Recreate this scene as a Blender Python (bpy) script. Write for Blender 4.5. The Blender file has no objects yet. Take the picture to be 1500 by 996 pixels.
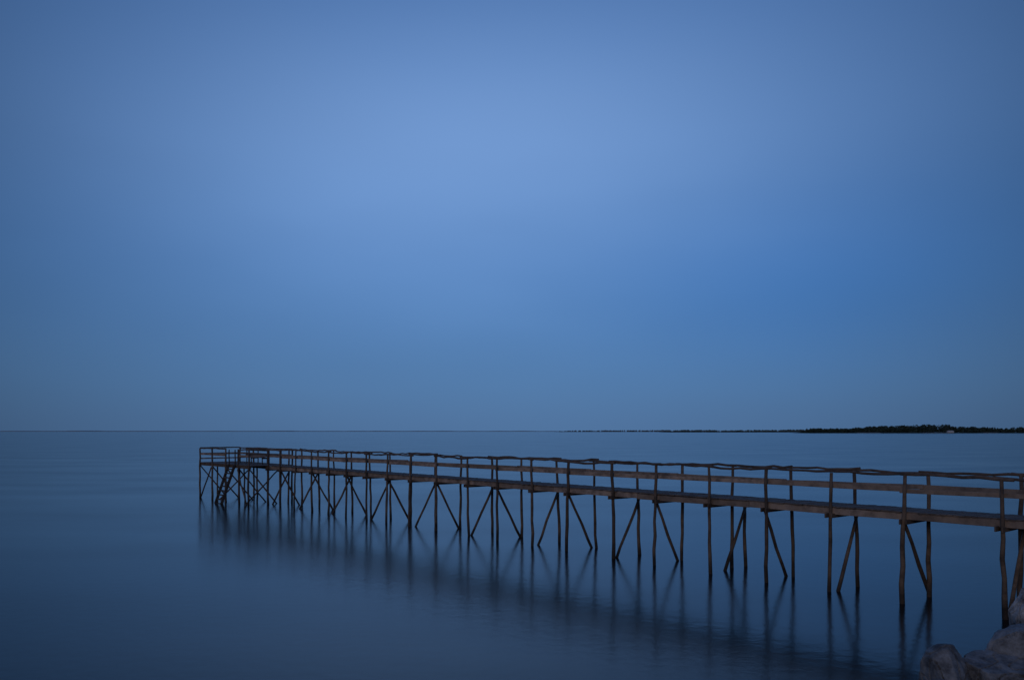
import bpy, math, random
from mathutils import Vector, noise
random.seed(7)
R=random.uniform
sc=bpy.context.scene
try:
    sc.view_settings.view_transform='Standard'; sc.view_settings.look='None'; sc.view_settings.exposure=0
except Exception as e: print(e)

def lin(c):
    return tuple(((v/255)/12.92 if v/255<=.04045 else ((v/255+.055)/1.055)**2.4) for v in c)+(1,)

# ---------------------------------------------------------------- helpers
class MB:
    def __init__(s): s.v=[]; s.f=[]
    def add(s,v,f):
        o=len(s.v); s.v+= [tuple(p) for p in v]; s.f+=[tuple(i+o for i in q) for q in f]
    def obj(s,name,mat,parent=None,smooth=False):
        me=bpy.data.meshes.new(name); me.from_pydata(s.v,[],s.f); me.update()
        if smooth:
            me.polygons.foreach_set('use_smooth',[True]*len(me.polygons))
        o=bpy.data.objects.new(name,me); sc.collection.objects.link(o)
        me.materials.append(mat)
        if parent: o.parent=parent
        return o

def pole(mb,a,b,r0,r1=None,seg=5,sides=9,wob=0.02,sag=0):
    a=Vector(a); b=Vector(b); r1=r0 if r1 is None else r1
    d=(b-a).normalized()
    up=Vector((0,0,1)) if abs(d.z)<.9 else Vector((1,0,0))
    u=d.cross(up).normalized(); w=d.cross(u)
    V=[];F=[]
    ph=R(0,6)
    for i in range(seg+1):
        t=i/seg
        c=a.lerp(b,t)
        if 0<i<seg: c=c+u*R(-wob,wob)+w*R(-wob,wob)
        c=c-Vector((0,0,sag*4*t*(1-t)))
        r=(r0+(r1-r0)*t)*R(.93,1.07)
        for k in range(sides):
            an=ph+2*math.pi*k/sides
            V.append(c+u*math.cos(an)*r*R(.95,1.05)+w*math.sin(an)*r*R(.95,1.05))
    for i in range(seg):
        for k in range(sides):
            k2=(k+1)%sides
            F.append((i*sides+k,i*sides+k2,(i+1)*sides+k2,(i+1)*sides+k))
    F.append(tuple(range(sides))[::-1]); F.append(tuple(seg*sides+k for k in range(sides)))
    mb.add(V,F)

def board(mb,a,b,wid,thk,side=None,wob=0.0,seg=1):
    """a,b centre line ends; wid along 'side' vector, thk along the other"""
    a=Vector(a); b=Vector(b); d=(b-a).normalized()
    side=Vector(side); side=(side-d*side.dot(d)).normalized()
    n=d.cross(side).normalized()
    V=[];F=[]
    for i in range(seg+1):
        c=a.lerp(b,i/seg)+n*R(-wob,wob)+side*R(-wob,wob)
        h=wid/2*R(.97,1.03); q=thk/2
        e=min(.006,q*.4)
        for (s,t) in ((-1,-1),(1,-1),(1,1),(-1,1)):
            if s*t>0:
                V.append(c+side*s*h+n*t*(q-e)); V.append(c+side*s*(h-e)+n*t*q)
            else:
                V.append(c+side*s*(h-e)+n*t*q); V.append(c+side*s*h+n*t*(q-e))
    for i in range(seg):
        for k in range(8):
            k2=(k+1)%8
            F.append((i*8+k,i*8+k2,(i+1)*8+k2,(i+1)*8+k))
    F.append(tuple(range(8))[::-1]); F.append(tuple(seg*8+k for k in range(8)))
    mb.add(V,F)

def nt(mat):
    mat.use_nodes=True; t=mat.node_tree; return t,t.nodes,t.links

# ---------------------------------------------------------------- materials
def wood_mat(name,c1,c2,c3,wet=True):
    m=bpy.data.materials.new(name); t,N,L=nt(m); b=N['Principled BSDF']
    tc=N.new('ShaderNodeTexCoord'); geo=N.new('ShaderNodeNewGeometry')
    n1=N.new('ShaderNodeTexNoise'); n1.inputs['Scale'].default_value=2.3; n1.inputs['Detail'].default_value=8; n1.inputs['Roughness'].default_value=.7
    n2=N.new('ShaderNodeTexNoise'); n2.inputs['Scale'].default_value=24; n2.inputs['Detail'].default_value=5
    L.new(tc.outputs['Object'],n1.inputs['Vector']); L.new(tc.outputs['Object'],n2.inputs['Vector'])
    mx=N.new('ShaderNodeMix'); mx.data_type='RGBA'
    mx.inputs[6].default_value=c1; mx.inputs[7].default_value=c2
    L.new(geo.outputs['Random Per Island'],mx.inputs[0])
    mx2=N.new('ShaderNodeMix'); mx2.data_type='RGBA'; mx2.inputs[7].default_value=c3
    rp=N.new('ShaderNodeMapRange'); rp.inputs[1].default_value=.42; rp.inputs[2].default_value=.62; rp.inputs[3].default_value=0; rp.inputs[4].default_value=.85
    L.new(n1.outputs['Fac'],rp.inputs[0]); L.new(rp.outputs[0],mx2.inputs[0]); L.new(mx.outputs[2],mx2.inputs[6])
    out=mx2.outputs[2]
    if wet:
        sp=N.new('ShaderNodeSeparateXYZ'); L.new(geo.outputs['Position'],sp.inputs[0])
        ad=N.new('ShaderNodeMath'); ad.operation='MULTIPLY_ADD'; L.new(n1.outputs['Fac'],ad.inputs[0]); ad.inputs[1].default_value=-.5; L.new(sp.outputs[2],ad.inputs[2])
        wr=N.new('ShaderNodeMapRange'); wr.inputs[1].default_value=0; wr.inputs[2].default_value=.35; wr.inputs[3].default_value=.35; wr.inputs[4].default_value=1
        L.new(ad.outputs[0],wr.inputs[0])
        mm=N.new('ShaderNodeVectorMath'); mm.operation='SCALE'; L.new(out,mm.inputs[0]); L.new(wr.outputs[0],mm.inputs['Scale']); out=mm.outputs[0]
    L.new(out,b.inputs['Base Color'])
    b.inputs['Roughness'].default_value=.85
    bp=N.new('ShaderNodeBump'); bp.inputs['Strength'].default_value=.5; bp.inputs['Distance'].default_value=.01
    L.new(n2.outputs['Fac'],bp.inputs['Height']); L.new(bp.outputs[0],b.inputs['Normal'])
    return m
pile_m=wood_mat('pile_wood',(.10,.07,.053,1),(.20,.145,.108,1),(.05,.038,.03,1))
board_m=wood_mat('weathered_board',(.25,.19,.15,1),(.46,.36,.295,1),(.13,.10,.085,1),False)
deck_m=wood_mat('deck_wood',(.13,.10,.085,1),(.20,.16,.135,1),(.07,.055,.05,1),False)
bench_m=wood_mat('bench_wood',(.06,.05,.045,1),(.10,.08,.07,1),(.04,.035,.03,1),False)
rail_m=wood_mat('rail_pole_wood',(.10,.072,.058,1),(.18,.13,.10,1),(.05,.04,.035,1),False)

# ---------------------------------------------------------------- pier
H=4.8
O=Vector((2.617*H,.00365*1200*H,0)); STEP=Vector((-.304*H,.348*H,0)); DL=STEP.length; D=STEP.normalized()
B=Vector((D.y,-D.x,0))   # to the far side
W=1.44
RT=.742*H; DT=.533*H; DB=.492*H
def P(t,w,z): 
    q=O+STEP*t+B*w; return Vector((q.x,q.y,z))
pier=bpy.data.objects.new('wooden_pier',None); sc.collection.objects.link(pier)
T=[-5,-4,-3,-2,-1,0,1.084,2.076,3.057,4.04,5.04,6.0,7.05,8.04,9.06,10.01,11.09,12.07,13.06,14.01,14.97,15.89,16.83,17.75,18.74,19.55]
piles=MB(); braces=MB(); caps=MB()
def jit(a): return R(-a,a)
tops_f=[];tops_b=[]
for i,t in enumerate(T):
    n=round(t)
    if n<-4: zb=1.0
    else: zb=-1.0
    for w,lst in ((-.02,tops_f),(W+.02,tops_b)):
        top=P(t+jit(.012),w,RT+jit(.04)+.02)
        foot=P(t+jit(.07),w+jit(.08)+(.06 if w>0 else -.04),zb)
        pole(piles,foot,top,R(.060,.082),R(.042,.056),seg=9,wob=.022)
        lst.append(top)
    ext=.32 if n%2==0 else .18
    if n==4: ext=.85
    for s in (-.085,.085):
        board(caps,P(t+s/DL,-.16+jit(.05),DB-.075+jit(.01)),P(t+s/DL,W+ext+jit(.05),DB-.075+jit(.01)),.13,.045,(0,0,1))
    if n==4:
        pole(piles,P(t-.02,W+.72,-1),P(t,W+.7,DB),.07,.055,seg=6)
    off=.09/DL*(1 if n%2 else -1)
    if n%2:
        ftw=W+(.60 if n in(1,) else R(.05,.22))
        pole(braces,P(t+off,-.02+.1,DB-.1),P(t+off+jit(.02),ftw+.35,-.9),.05,.06,seg=5,wob=.02)
    else:
        pole(braces,P(t+off,W+(.7 if n==4 else .05),DB-.1),P(t+off+jit(.02),(.55 if n==4 else -.02)+jit(.1)-.25,-.9),.05,.06,seg=5,wob=.02)

st=MB()
for w,hh in ((-.02+.09,.19),(W*.5,.18),(W-.07,.19)):
    t=-5.3
    while t<19.9:
        t2=min(t+R(1.9,2.3),20)
        board(st,P(t,w+jit(.01),DT-.04-hh/2-.005+jit(.018)),P(t2-.01,w+jit(.01),DT-.04-hh/2-.005+jit(.018)),hh,.05,(0,0,1),wob=.008,seg=3)
        t=t2
st.obj('stringers',board_m,pier)
dk=MB(); s=-5.4*DL
while s<19.7*DL:
    wd=R(.13,.16); t=(s+wd/2)/DL
    z=DT-.018+jit(.005)
    board(dk,P(t,.02+jit(.045),z+jit(.004)),P(t,W-.03+jit(.045),z+jit(.004)),wd-.01,.036,D)
    s+=wd+.006
rl=MB(); mb_=MB()
for lst,w in ((tops_f,-.02),(tops_b,W+.02)):
    for i in range(len(lst)-1):
        a=lst[i]-D*R(.05,.30)+Vector((0,0,jit(.035)+.02)); b=lst[i+1]+D*R(.05,.30)+Vector((0,0,jit(.035)+.02))
        pole(rl,a,b,R(.038,.052),R(.032,.044),seg=7,wob=.028,sides=8,sag=R(-.03,.04))
    t=-5.2; 
    inn=.085 if w<0 else -.085
    zc=.658*H
    while t<19.5:
        k=min([q for q in T if q>t+1.4] or [19.6]); t2=min(k+.04,19.6)
        board(mb_,P(t,w+inn,zc+jit(.03)),P(t2+.05,w+inn+jit(.01),zc+jit(.03)),R(.12,.16),.035,(0,0,1),wob=.008,seg=4)
        inn = inn+ (.038 if inn>0 and inn<.1 else -.038 if inn>0 else (-.038 if inn>-.1 else .038))
        t=t2
# --------------- end platform
t0,t1=19.6,23.6; w0,w1=-1.15,W+.35
s=t0*DL+.02
while s<t1*DL:
    wd=R(.13,.16); t=(s+wd/2)/DL
    board(dk,P(t,w0-.05+jit(.03),DT-.018+jit(.004)),P(t,w1+.05+jit(.03),DT-.018),wd-.01,.036,D); s+=wd+.006
for w in (w0+.03,-.02,w1-.03):
    board(caps,P(t0+.03,w,DT-.135),P(t1,w,DT-.135+jit(.02)),.18,.05,(0,0,1),wob=.006,seg=3)
pt=[19.68,20.45,21.4,22.5,23.55]
for j,t in enumerate(pt):
    for w in (w0-.04,w1+.04):
        pole(piles,P(t+jit(.08),w+jit(.12),-1),P(t,w,RT+.02+jit(.04)),.075,.055,seg=7,wob=.02)
    if j in (1,2,4): pole(piles,P(t+jit(.08),.15,-1),P(t,.1,DT-.05),.065,.05,seg=7)
    pole(braces,P(t+.05,w0,DB),P(t+.05,W*.7,-.3),.045,.05)
    if j in (1,3): pole(braces,P(t-.05,w1,DB),P(t-.05,w0+.2,-.3),.042,.05)
pole(braces,P(22.5,w0-.1,DB-.1),P(23.5,w0-.1,-.2),.045,.05)
pole(braces,P(20.45,w0-.1,DB-.1),P(19.75,w0-.1,-.2),.04,.045)
def railrun(p,q,low=True):
    pole(rl,p+Vector((0,0,RT+.03)),q+Vector((0,0,RT+.03+jit(.03))),.05,.042,seg=6,wob=.015)
    board(mb_,p+Vector((0,0,.66*H)),q+Vector((0,0,.66*H)),.14,.035,(0,0,1),wob=.006,seg=3)
    if low: board(mb_,p+Vector((0,0,.59*H)),q+Vector((0,0,.59*H)),.10,.035,(0,0,1),wob=.006,seg=3)
railrun(P(21.45,w0,0),P(22.5,w0,0),False); railrun(P(22.45,w0+.01,0),P(23.6,w0+.01,0),False)
railrun(P(19.65,w0,0),P(20.5,w0,0),False)
railrun(P(23.56,w0,0),P(23.56,w1,0))
railrun(P(19.68,w1,0),P(21.4,w1,0),False); railrun(P(21.4,w1,0),P(23.6,w1,0),False)
railrun(P(19.66,w0,0),P(19.66,-.05,0),False)
rl.obj('top_rails',rail_m,pier); mb_.obj('mid_rail_boards',board_m,pier)
dk.obj('deck_planks',deck_m,pier); piles.obj('piles',pile_m,pier,True); braces.obj('diagonal_braces',pile_m,pier,True); caps.obj('cap_beams',pile_m,pier)
# bench with a high plank back, beside the stair opening
bn=MB()
bw=W-.55
for z in (.60,.97): board(bn,P(20.35,bw,DT+z),P(22.1,bw,DT+z),.2,.03,(0,0,1))
for w in (.40,.25): board(bn,P(20.35,bw-w,DT+.45),P(22.1,bw-w,DT+.45),.13,.035,B)
for t in (20.4,21.2,22.05):
    board(bn,P(t,bw-.46,DT),P(t,bw-.46,DT+.43),.08,.05,D); board(bn,P(t,bw+.03,DT),P(t,bw+.03,DT+1.08),.08,.05,D)
    board(bn,P(t,bw-.50,DT+.40),P(t,bw,DT+.40),.08,.04,(0,0,1))
bn.obj('bench',bench_m,pier)
sr=MB()
ts=20.9; hw=.50/DL
A=DT-.02; run=1.0; zbot=-.3
for sg in (-1,1):
    board(sr,P(ts+sg*hw,w0-.08,A),P(ts+sg*hw,w0-.08-run,zbot),.18,.05,(0,0,1))
    pole(sr,P(ts+sg*hw,w0-.05,DT),P(ts+sg*hw,w0-.05,RT),.045,.04)
ns=10
for k in range(1,ns):
    f=k/ns; z=A+(zbot-A)*f; w=w0-.08-run*f
    board(sr,P(ts-hw,w,z),P(ts+hw,w,z),.22,.06,B)
sr.obj('stairs',bench_m,pier)

# ---------------------------------------------------------------- shore, rocks
def sm(x): x=max(0,min(1,x)); return x*x*(3-2*x)
def shoreZ(X):
    return 11.5+7.0*sm((X-5)/7)+max(0,X-12)*.35 + noise.noise(Vector((X*.35,0,3)))*.7
def gh(X,Y):
    s_=shoreZ(X)-Y
    h=.24*s_ if s_>0 else .3*s_
    h=min(h,2.5+.02*s_)
    return max(h,-3)+noise.noise(Vector((X*.6,Y*.6,0)))*.12
g=MB(); nx,ny=170,120
xs=[-80+160*i/nx for i in range(nx+1)]; ys=[-60+90*j/ny for j in range(ny+1)]
V=[(x,y,gh(x,y)) for y in ys for x in xs]
F=[(j*(nx+1)+i,j*(nx+1)+i+1,(j+1)*(nx+1)+i+1,(j+1)*(nx+1)+i) for j in range(ny) for i in range(nx)]
g.add(V,F)
def rock_mat(name,hi):
    m=bpy.data.materials.new(name); t,N,L=nt(m); b=N['Principled BSDF']
    tc=N.new('ShaderNodeTexCoord')
    n=N.new('ShaderNodeTexNoise'); n.inputs['Scale'].default_value=3.2; n.inputs['Detail'].default_value=12; n.inputs['Roughness'].default_value=.72
    L.new(tc.outputs['Object'],n.inputs['Vector'])
    r=N.new('ShaderNodeValToRGB'); r.color_ramp.elements[0].position=.38; r.color_ramp.elements[0].color=(.07,.075,.085,1)
    r.color_ramp.elements[1].position=.62; r.color_ramp.elements[1].color=hi
    L.new(n.outputs['Fac'],r.inputs[0]); L.new(r.outputs[0],b.inputs['Base Color']); b.inputs['Roughness'].default_value=.9
    n2=N.new('ShaderNodeTexNoise'); n2.inputs['Scale'].default_value=9; n2.inputs['Detail'].default_value=8; n2.inputs['Roughness'].default_value=.7
    L.new(tc.outputs['Object'],n2.inputs['Vector'])
    bp=N.new('ShaderNodeBump'); bp.inputs['Strength'].default_value=.8; bp.inputs['Distance'].default_value=.06
    L.new(n2.outputs['Fac'],bp.inputs['Height']); L.new(bp.outputs[0],b.inputs['Normal'])
    return m
rock_m=rock_mat('rock',(.27,.29,.32,1)); pale_m=rock_mat('pale_rock',(.45,.48,.52,1))
gm=bpy.data.materials.new('shore_ground'); t_,N_,L_=nt(gm)
N_['Principled BSDF'].inputs['Roughness'].default_value=.95
nn=N_.new('ShaderNodeTexNoise'); nn.inputs['Scale'].default_value=40; nn.inputs['Detail'].default_value=6
rr=N_.new('ShaderNodeValToRGB'); rr.color_ramp.elements[0].color=(.05,.045,.04,1); rr.color_ramp.elements[1].color=(.16,.145,.12,1)
L_.new(nn.outputs['Fac'],rr.inputs[0]); L_.new(rr.outputs[0],N_['Principled BSDF'].inputs['Base Color'])
g.obj('shore_ground',gm,None,True)
import bmesh
def ico(sub):
    bm=bmesh.new(); bmesh.ops.create_icosphere(bm,subdivisions=sub,radius=1); 
    v=[x.co.copy() for x in bm.verts]; f=[tuple(q.index for q in p.verts) for p in bm.faces]; bm.free(); return v,f
ICO={k:ico(k) for k in (3,6)}
def rock(mb,c,size,sub=4,rot=None,seed=0):
    rnd=random.Random(seed)
    pl=[]
    for _ in range(11):
        n=Vector((rnd.gauss(0,1),rnd.gauss(0,1),rnd.gauss(0,1))).normalized(); pl.append((n,rnd.uniform(.55,.9)))
    rz=rnd.uniform(0,6.28) if rot is None else rot
    v,f=ICO[sub]; out=[]
    for p in v:
        r=1.0
        for n,d in pl:
            q=n.dot(p)
            if q>.05: r=min(r,d/q)
        o=Vector((seed*3.1,seed*1.7,0))
        r+=noise.fractal(p*2.0+o,1.0,2.0,6)*.045
        cr=abs(noise.noise(p*1.5+o*2)+.1); 
        if cr<.035: r-=(.035-cr)*2.6
        q=p*r; q=Vector((q.x*size[0],q.y*size[1],q.z*size[2]))
        x=q.x*math.cos(rz)-q.y*math.sin(rz); y=q.x*math.sin(rz)+q.y*math.cos(rz)
        out.append(Vector((x+c[0],y+c[1],q.z+c[2])))
    mb.add(out,f)
def one_rock(c,size,rot,seed,mt=rock_m):
    m=MB(); rock(m,c,size,6,rot,seed); return m.obj('shore_boulder',mt,None,False)
one_rock((7.45,13.9,.42),(.62,.6,.78),.3,12)
one_rock((6.95,13.4,.30),(.5,.45,.45),.9,17)
one_rock((8.30,13.9,.50),(.80,.65,.70),.5,5)
one_rock((8.95,14.1,.80),(.80,.7,.66),2.2,33)
one_rock((9.55,14.7,.9),(.7,.7,.75),1.1,8)
one_rock((10.02,16.1,1.0),(.26,.26,.85),.2,21,pale_m)
m=MB()
for i in range(260):
    X=R(-25,26); Y=shoreZ(X)-R(-.8,3.5)
    z=gh(X,Y); sz=R(.25,.6)
    lim=4.8-.315*Y
    if 6.3<X<11.5 and z+sz*.9>lim-.15 : continue
    if X<=6.3 and z+sz>lim-.1: continue
    if 12<X<15 and Y>18.2: continue
    rock(m,(X,Y,z+.05),(sz*R(.8,1.3),sz*R(.8,1.2),sz*R(.6,.9)),3,None,100+i)
m.obj('riprap_rocks',rock_m,None,False)

# ---------------------------------------------------------------- water
wv=MB(); S=40000
wv.add([(-S,-200,0),(S,-200,0),(S,S,0),(-S,S,0)],[(0,1,2,3)])
wm=bpy.data.materials.new('lake_water'); t,N,L=nt(wm); b=N['Principled BSDF']
b.inputs['Base Color'].default_value=(.003,.008,.012,1); b.inputs['IOR'].default_value=1.30
geo=N.new('ShaderNodeNewGeometry'); mp=N.new('ShaderNodeMapping'); mp.inputs['Scale'].default_value=(.05,.12,1)
L.new(geo.outputs['Position'],mp.inputs[0])
n=N.new('ShaderNodeTexNoise'); n.inputs['Scale'].default_value=1; n.inputs['Detail'].default_value=4
L.new(mp.outputs[0],n.inputs['Vector'])
mr=N.new('ShaderNodeMapRange'); mr.inputs[1].default_value=.3; mr.inputs[2].default_value=.7; mr.inputs[3].default_value=.13; mr.inputs[4].default_value=.20
L.new(n.outputs['Fac'],mr.inputs[0]); L.new(mr.outputs[0],b.inputs['Roughness'])
n2=N.new('ShaderNodeTexNoise'); n2.inputs['Scale'].default_value=2.6; n2.inputs['Detail'].default_value=4
L.new(geo.outputs['Position'],n2.inputs['Vector'])
bp=N.new('ShaderNodeBump'); bp.inputs['Strength'].default_value=.3; bp.inputs['Distance'].default_value=.02
L.new(n2.outputs['Fac'],bp.inputs['Height']); L.new(bp.outputs[0],b.inputs['Normal'])
wv.obj('lake_water',wm)

# ---------------------------------------------------------------- distant shores
def flat(name,c):
    m=bpy.data.materials.new(name); t,N,L=nt(m); b=N['Principled BSDF']; b.inputs['Roughness'].default_value=1; b.inputs['Specular IOR Level'].default_value=0
    g=N.new('ShaderNodeNewGeometry'); r=N.new('ShaderNodeValToRGB'); r.color_ramp.elements[0].color=tuple(x*.55 for x in c)+(1,); r.color_ramp.elements[1].color=tuple(x*1.3 for x in c)+(1,)
    L.new(g.outputs['Random Per Island'],r.inputs[0]); L.new(r.outputs[0],b.inputs['Base Color']); return m
fol=flat('foliage',(.055,.085,.075)); fol2=flat('haze_tinted_foliage',(.13,.18,.19)); fol3=flat('haze_tinted_far_foliage',(.22,.28,.32))  # last two have bluish aerial haze mixed into the leaf colour
sand=flat('beach_sand',(.30,.29,.27)); landm=flat('headland_soil',(.07,.09,.085)); land3=flat('haze_tinted_far_land',(.30,.36,.40))  # land3: pale blue of distance haze painted into its base colour
def interp(tab,x):
    for (a,va),(b_,vb) in zip(tab,tab[1:]):
        if a<=x<=b_: return va+(vb-va)*(x-a)/(b_-a)
    return tab[0][1] if x<tab[0][0] else tab[-1][1]
def land(name,x0,x1,y,hill,mat,depth=150,n=120):
    mb=MB(); V=[];F=[]
    for i in range(n+1):
        x=x0+(x1-x0)*i/n; e=sm(i/6)*sm((n-i)/6)
        hh=hill*e*(.7+.5*noise.noise(Vector((x*.004,y,0))))
        V+=[(x,y-2+jit(3),-.5),(x,y+6,.45*e*hh/ max(hill,.1)+.1),(x,y+25,hh),(x,y+depth,hh),(x,y+depth+40,-.5)]
    for i in range(n):
        for k in range(4): F.append((i*5+k,(i+1)*5+k,(i+1)*5+k+1,i*5+k+1))
    mb.add(V,F); return mb.obj(name,mat)
def trees(name,x0,x1,y,tab,hill,mat,count,leaf,nl,depth=90):
    mb=MB()
    for i in range(count):
        x=R(x0,x1); yy=y+R(20,depth)
        ht=interp(tab,x)*R(.55,1.0)*(1+.3*noise.noise(Vector((x*.015,1,y))))-hill*.8
        if ht<1.5: continue
        wd=ht*R(.35,.65)
        mb.add([(x-.25,yy,0),(x+.25,yy,0),(x+.1,yy,hill+ht*.8),(x-.1,yy,hill+ht*.8)],[(0,1,2,3)])
        con=R(0,1)<.2
        for _ in range(nl):
            f=R(.0,1); rad=wd*( (1-f)*1.0+.06 if con else math.sqrt(max(0,1-((f-.45)/.57)**2)))
            an=R(0,6.28); rr=rad*math.sqrt(R(0,1))
            c=Vector((x+rr*math.cos(an),yy+rr*math.sin(an),hill*.8+f*ht))
            u=Vector((R(-1,1),R(-1,1),R(-1,1))).normalized(); v=u.cross(Vector((R(-1,1),R(-1,1),R(-1,1)))).normalized(); l=leaf*R(.6,1.3)
            mb.add([c+u*l,c+v*l,c-u*l*.8,c-v*l*.9],[(0,1,2,3)])
    mb.obj(name,mat)
k=2000/1200
tab=[(440*k,6),(450*k,12),(520*k,13),(552*k,15),(562*k,21),(620*k,22),(650*k,22),(665*k,17),(700*k,15),(750*k,14),(900*k,16)]
land('headland',435*k,950*k,2000,3,landm); trees('distant_treeline',440*k,940*k,2000,tab,3,fol,700,1.5,90)
bs=MB(); 
for (a,b_) in ((505,540),(600,640),(690,712)):
    bs.add([(a*k,1994,.1),(b_*k,1994,.1),(b_*k,2005,1.6),(a*k,2005,1.6)],[(0,1,2,3)])
bs.obj('beach',sand)
ct=MB()
cx,cy=643*k,2003
hx,hy,hz=7,4,3.2
ct.add([(cx-hx,cy-hy,1),(cx+hx,cy-hy,1),(cx+hx,cy+hy,1),(cx-hx,cy+hy,1),(cx-hx,cy-hy,1+hz),(cx+hx,cy-hy,1+hz),(cx+hx,cy+hy,1+hz),(cx-hx,cy+hy,1+hz),(cx-hx,cy,1+hz+2.4),(cx+hx,cy,1+hz+2.4)],
 [(0,1,5,4),(1,2,6,9,5),(2,3,7,6),(3,0,4,8,7),(4,5,9,8),(6,7,8,9)])
cm=flat('cottage_paint',(.5,.5,.5)); ct.obj('cottage',cm)
k=3500/1200
tab=[(225*k,3),(250*k,10),(330*k,9),(400*k,12),(500*k,14)]
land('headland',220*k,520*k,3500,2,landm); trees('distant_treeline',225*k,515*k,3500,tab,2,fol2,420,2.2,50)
k=5500/1200
tab=[(60*k,3),(90*k,9),(180*k,12),(300*k,13)]
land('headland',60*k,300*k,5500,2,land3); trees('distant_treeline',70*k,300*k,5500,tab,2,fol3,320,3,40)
k=10000/1200
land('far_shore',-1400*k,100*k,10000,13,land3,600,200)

# ---------------------------------------------------------------- sky
w=bpy.data.worlds.new('World'); sc.world=w; w.use_nodes=True; t=w.node_tree; N=t.nodes; L=t.links
bg=N['Background']
tc=N.new('ShaderNodeTexCoord'); sp=N.new('ShaderNodeSeparateXYZ'); L.new(tc.outputs['Generated'],sp.inputs[0])
def M(op,a,b_=None,c=None,clamp=False):
    n=N.new('ShaderNodeMath'); n.operation=op; n.use_clamp=clamp
    for i,x in enumerate((a,b_,c)):
        if x is None: continue
        if isinstance(x,(int,float)): n.inputs[i].default_value=x
        else: L.new(x,n.inputs[i])
    return n.outputs[0]
dg=180/math.pi
az=M('MULTIPLY',M('ARCTAN2',sp.outputs[0],sp.outputs[1]),dg)
el=M('MULTIPLY',M('ARCSINE',sp.outputs[2]),dg)
el=M('MAXIMUM',el,0)
nz=N.new('ShaderNodeTexNoise'); nz.inputs['Scale'].default_value=1.6; nz.inputs['Detail'].default_value=3; nz.inputs['Roughness'].default_value=.45
mpp=N.new('ShaderNodeMapping'); mpp.inputs['Scale'].default_value=(1,1,3.2); mpp.inputs['Rotation'].default_value=(0,.12,0); L.new(tc.outputs['Generated'],mpp.inputs[0]); L.new(mpp.outputs[0],nz.inputs['Vector'])
nf=M('SUBTRACT',nz.outputs['Fac'],.5)
elw=M('MULTIPLY_ADD',nf,6.0,el)
elw=M('MULTIPLY_ADD',az,-.04,elw) 
ramp=N.new('ShaderNodeValToRGB'); cr=ramp.color_ramp; cr.interpolation='B_SPLINE'
stops=[(0,(77,111,153)),(3,(80,121,167)),(7,(77,121,174)),(12,(71,118,177)),(20,(76,117,173)),(29,(67,108,166)),(50,(54,90,143)),(90,(44,73,120))]
while len(cr.elements)<len(stops): cr.elements.new(.5)
for e,(p,c) in zip(cr.elements,stops): e.position=p/90; e.color=lin(c)
L.new(M('DIVIDE',el,90),ramp.inputs[0])
def gauss(a0,sa,e0,se):
    q=M('ADD',M('POWER',M('ABSOLUTE',M('DIVIDE',M('SUBTRACT',az,a0),sa)),2),M('POWER',M('ABSOLUTE',M('DIVIDE',M('SUBTRACT',elw,e0),se)),2))
    return M('EXPONENT',M('MULTIPLY',q,-1))
def scale(c,f):
    n=N.new('ShaderNodeVectorMath'); n.operation='SCALE'
    if isinstance(c,tuple): n.inputs[0].default_value=c
    else: L.new(c,n.inputs[0])
    if isinstance(f,(int,float)): n.inputs['Scale'].default_value=f
    else: L.new(f,n.inputs['Scale'])
    return n.outputs[0]
def add(a,b_):
    n=N.new('ShaderNodeVectorMath'); n.operation='ADD'; L.new(a,n.inputs[0]); L.new(b_,n.inputs[1]); return n.outputs[0]
col=add(ramp.outputs[0],scale((.095,.135,.20),gauss(-3,26,19.5,8.5)))
col=add(col,scale((-.018,-.012,.02),gauss(21,13,9.5,6)))
fall=M('SUBTRACT',1,M('MULTIPLY',M('POWER',M('DIVIDE',M('MINIMUM',M('ABSOLUTE',az),36),34),2.2),.42))
col=scale(col,fall)
col=scale(col,M('MULTIPLY_ADD',nf,.2,1))
sky=N.new('ShaderNodeTexSky'); sky.sky_type='NISHITA'; sky.sun_disc=False; sky.sun_elevation=math.radians(17.6); sky.sun_rotation=math.radians(206)
col=add(col,scale(sky.outputs[0],.001))
L.new(col,bg.inputs['Color']); bg.inputs['Strength'].default_value=1.0

sd=bpy.data.lights.new('sun','SUN'); sd.energy=.34; sd.angle=math.radians(25); sd.color=(1,.78,.62)
so=bpy.data.objects.new('sun',sd); sc.collection.objects.link(so)
d=Vector((.42,.85,-.30)); so.rotation_euler=d.to_track_quat('-Z','Y').to_euler()

cd=bpy.data.cameras.new('camera'); cam=bpy.data.objects.new('camera',cd); sc.collection.objects.link(cam)
cam.location=(0,0,H); cam.rotation_euler=(math.radians(90),0,0)
cd.lens=28.8; cd.sensor_width=36; cd.shift_y=.0890; cd.clip_end=60000; cd.clip_start=.1
sc.camera=cam
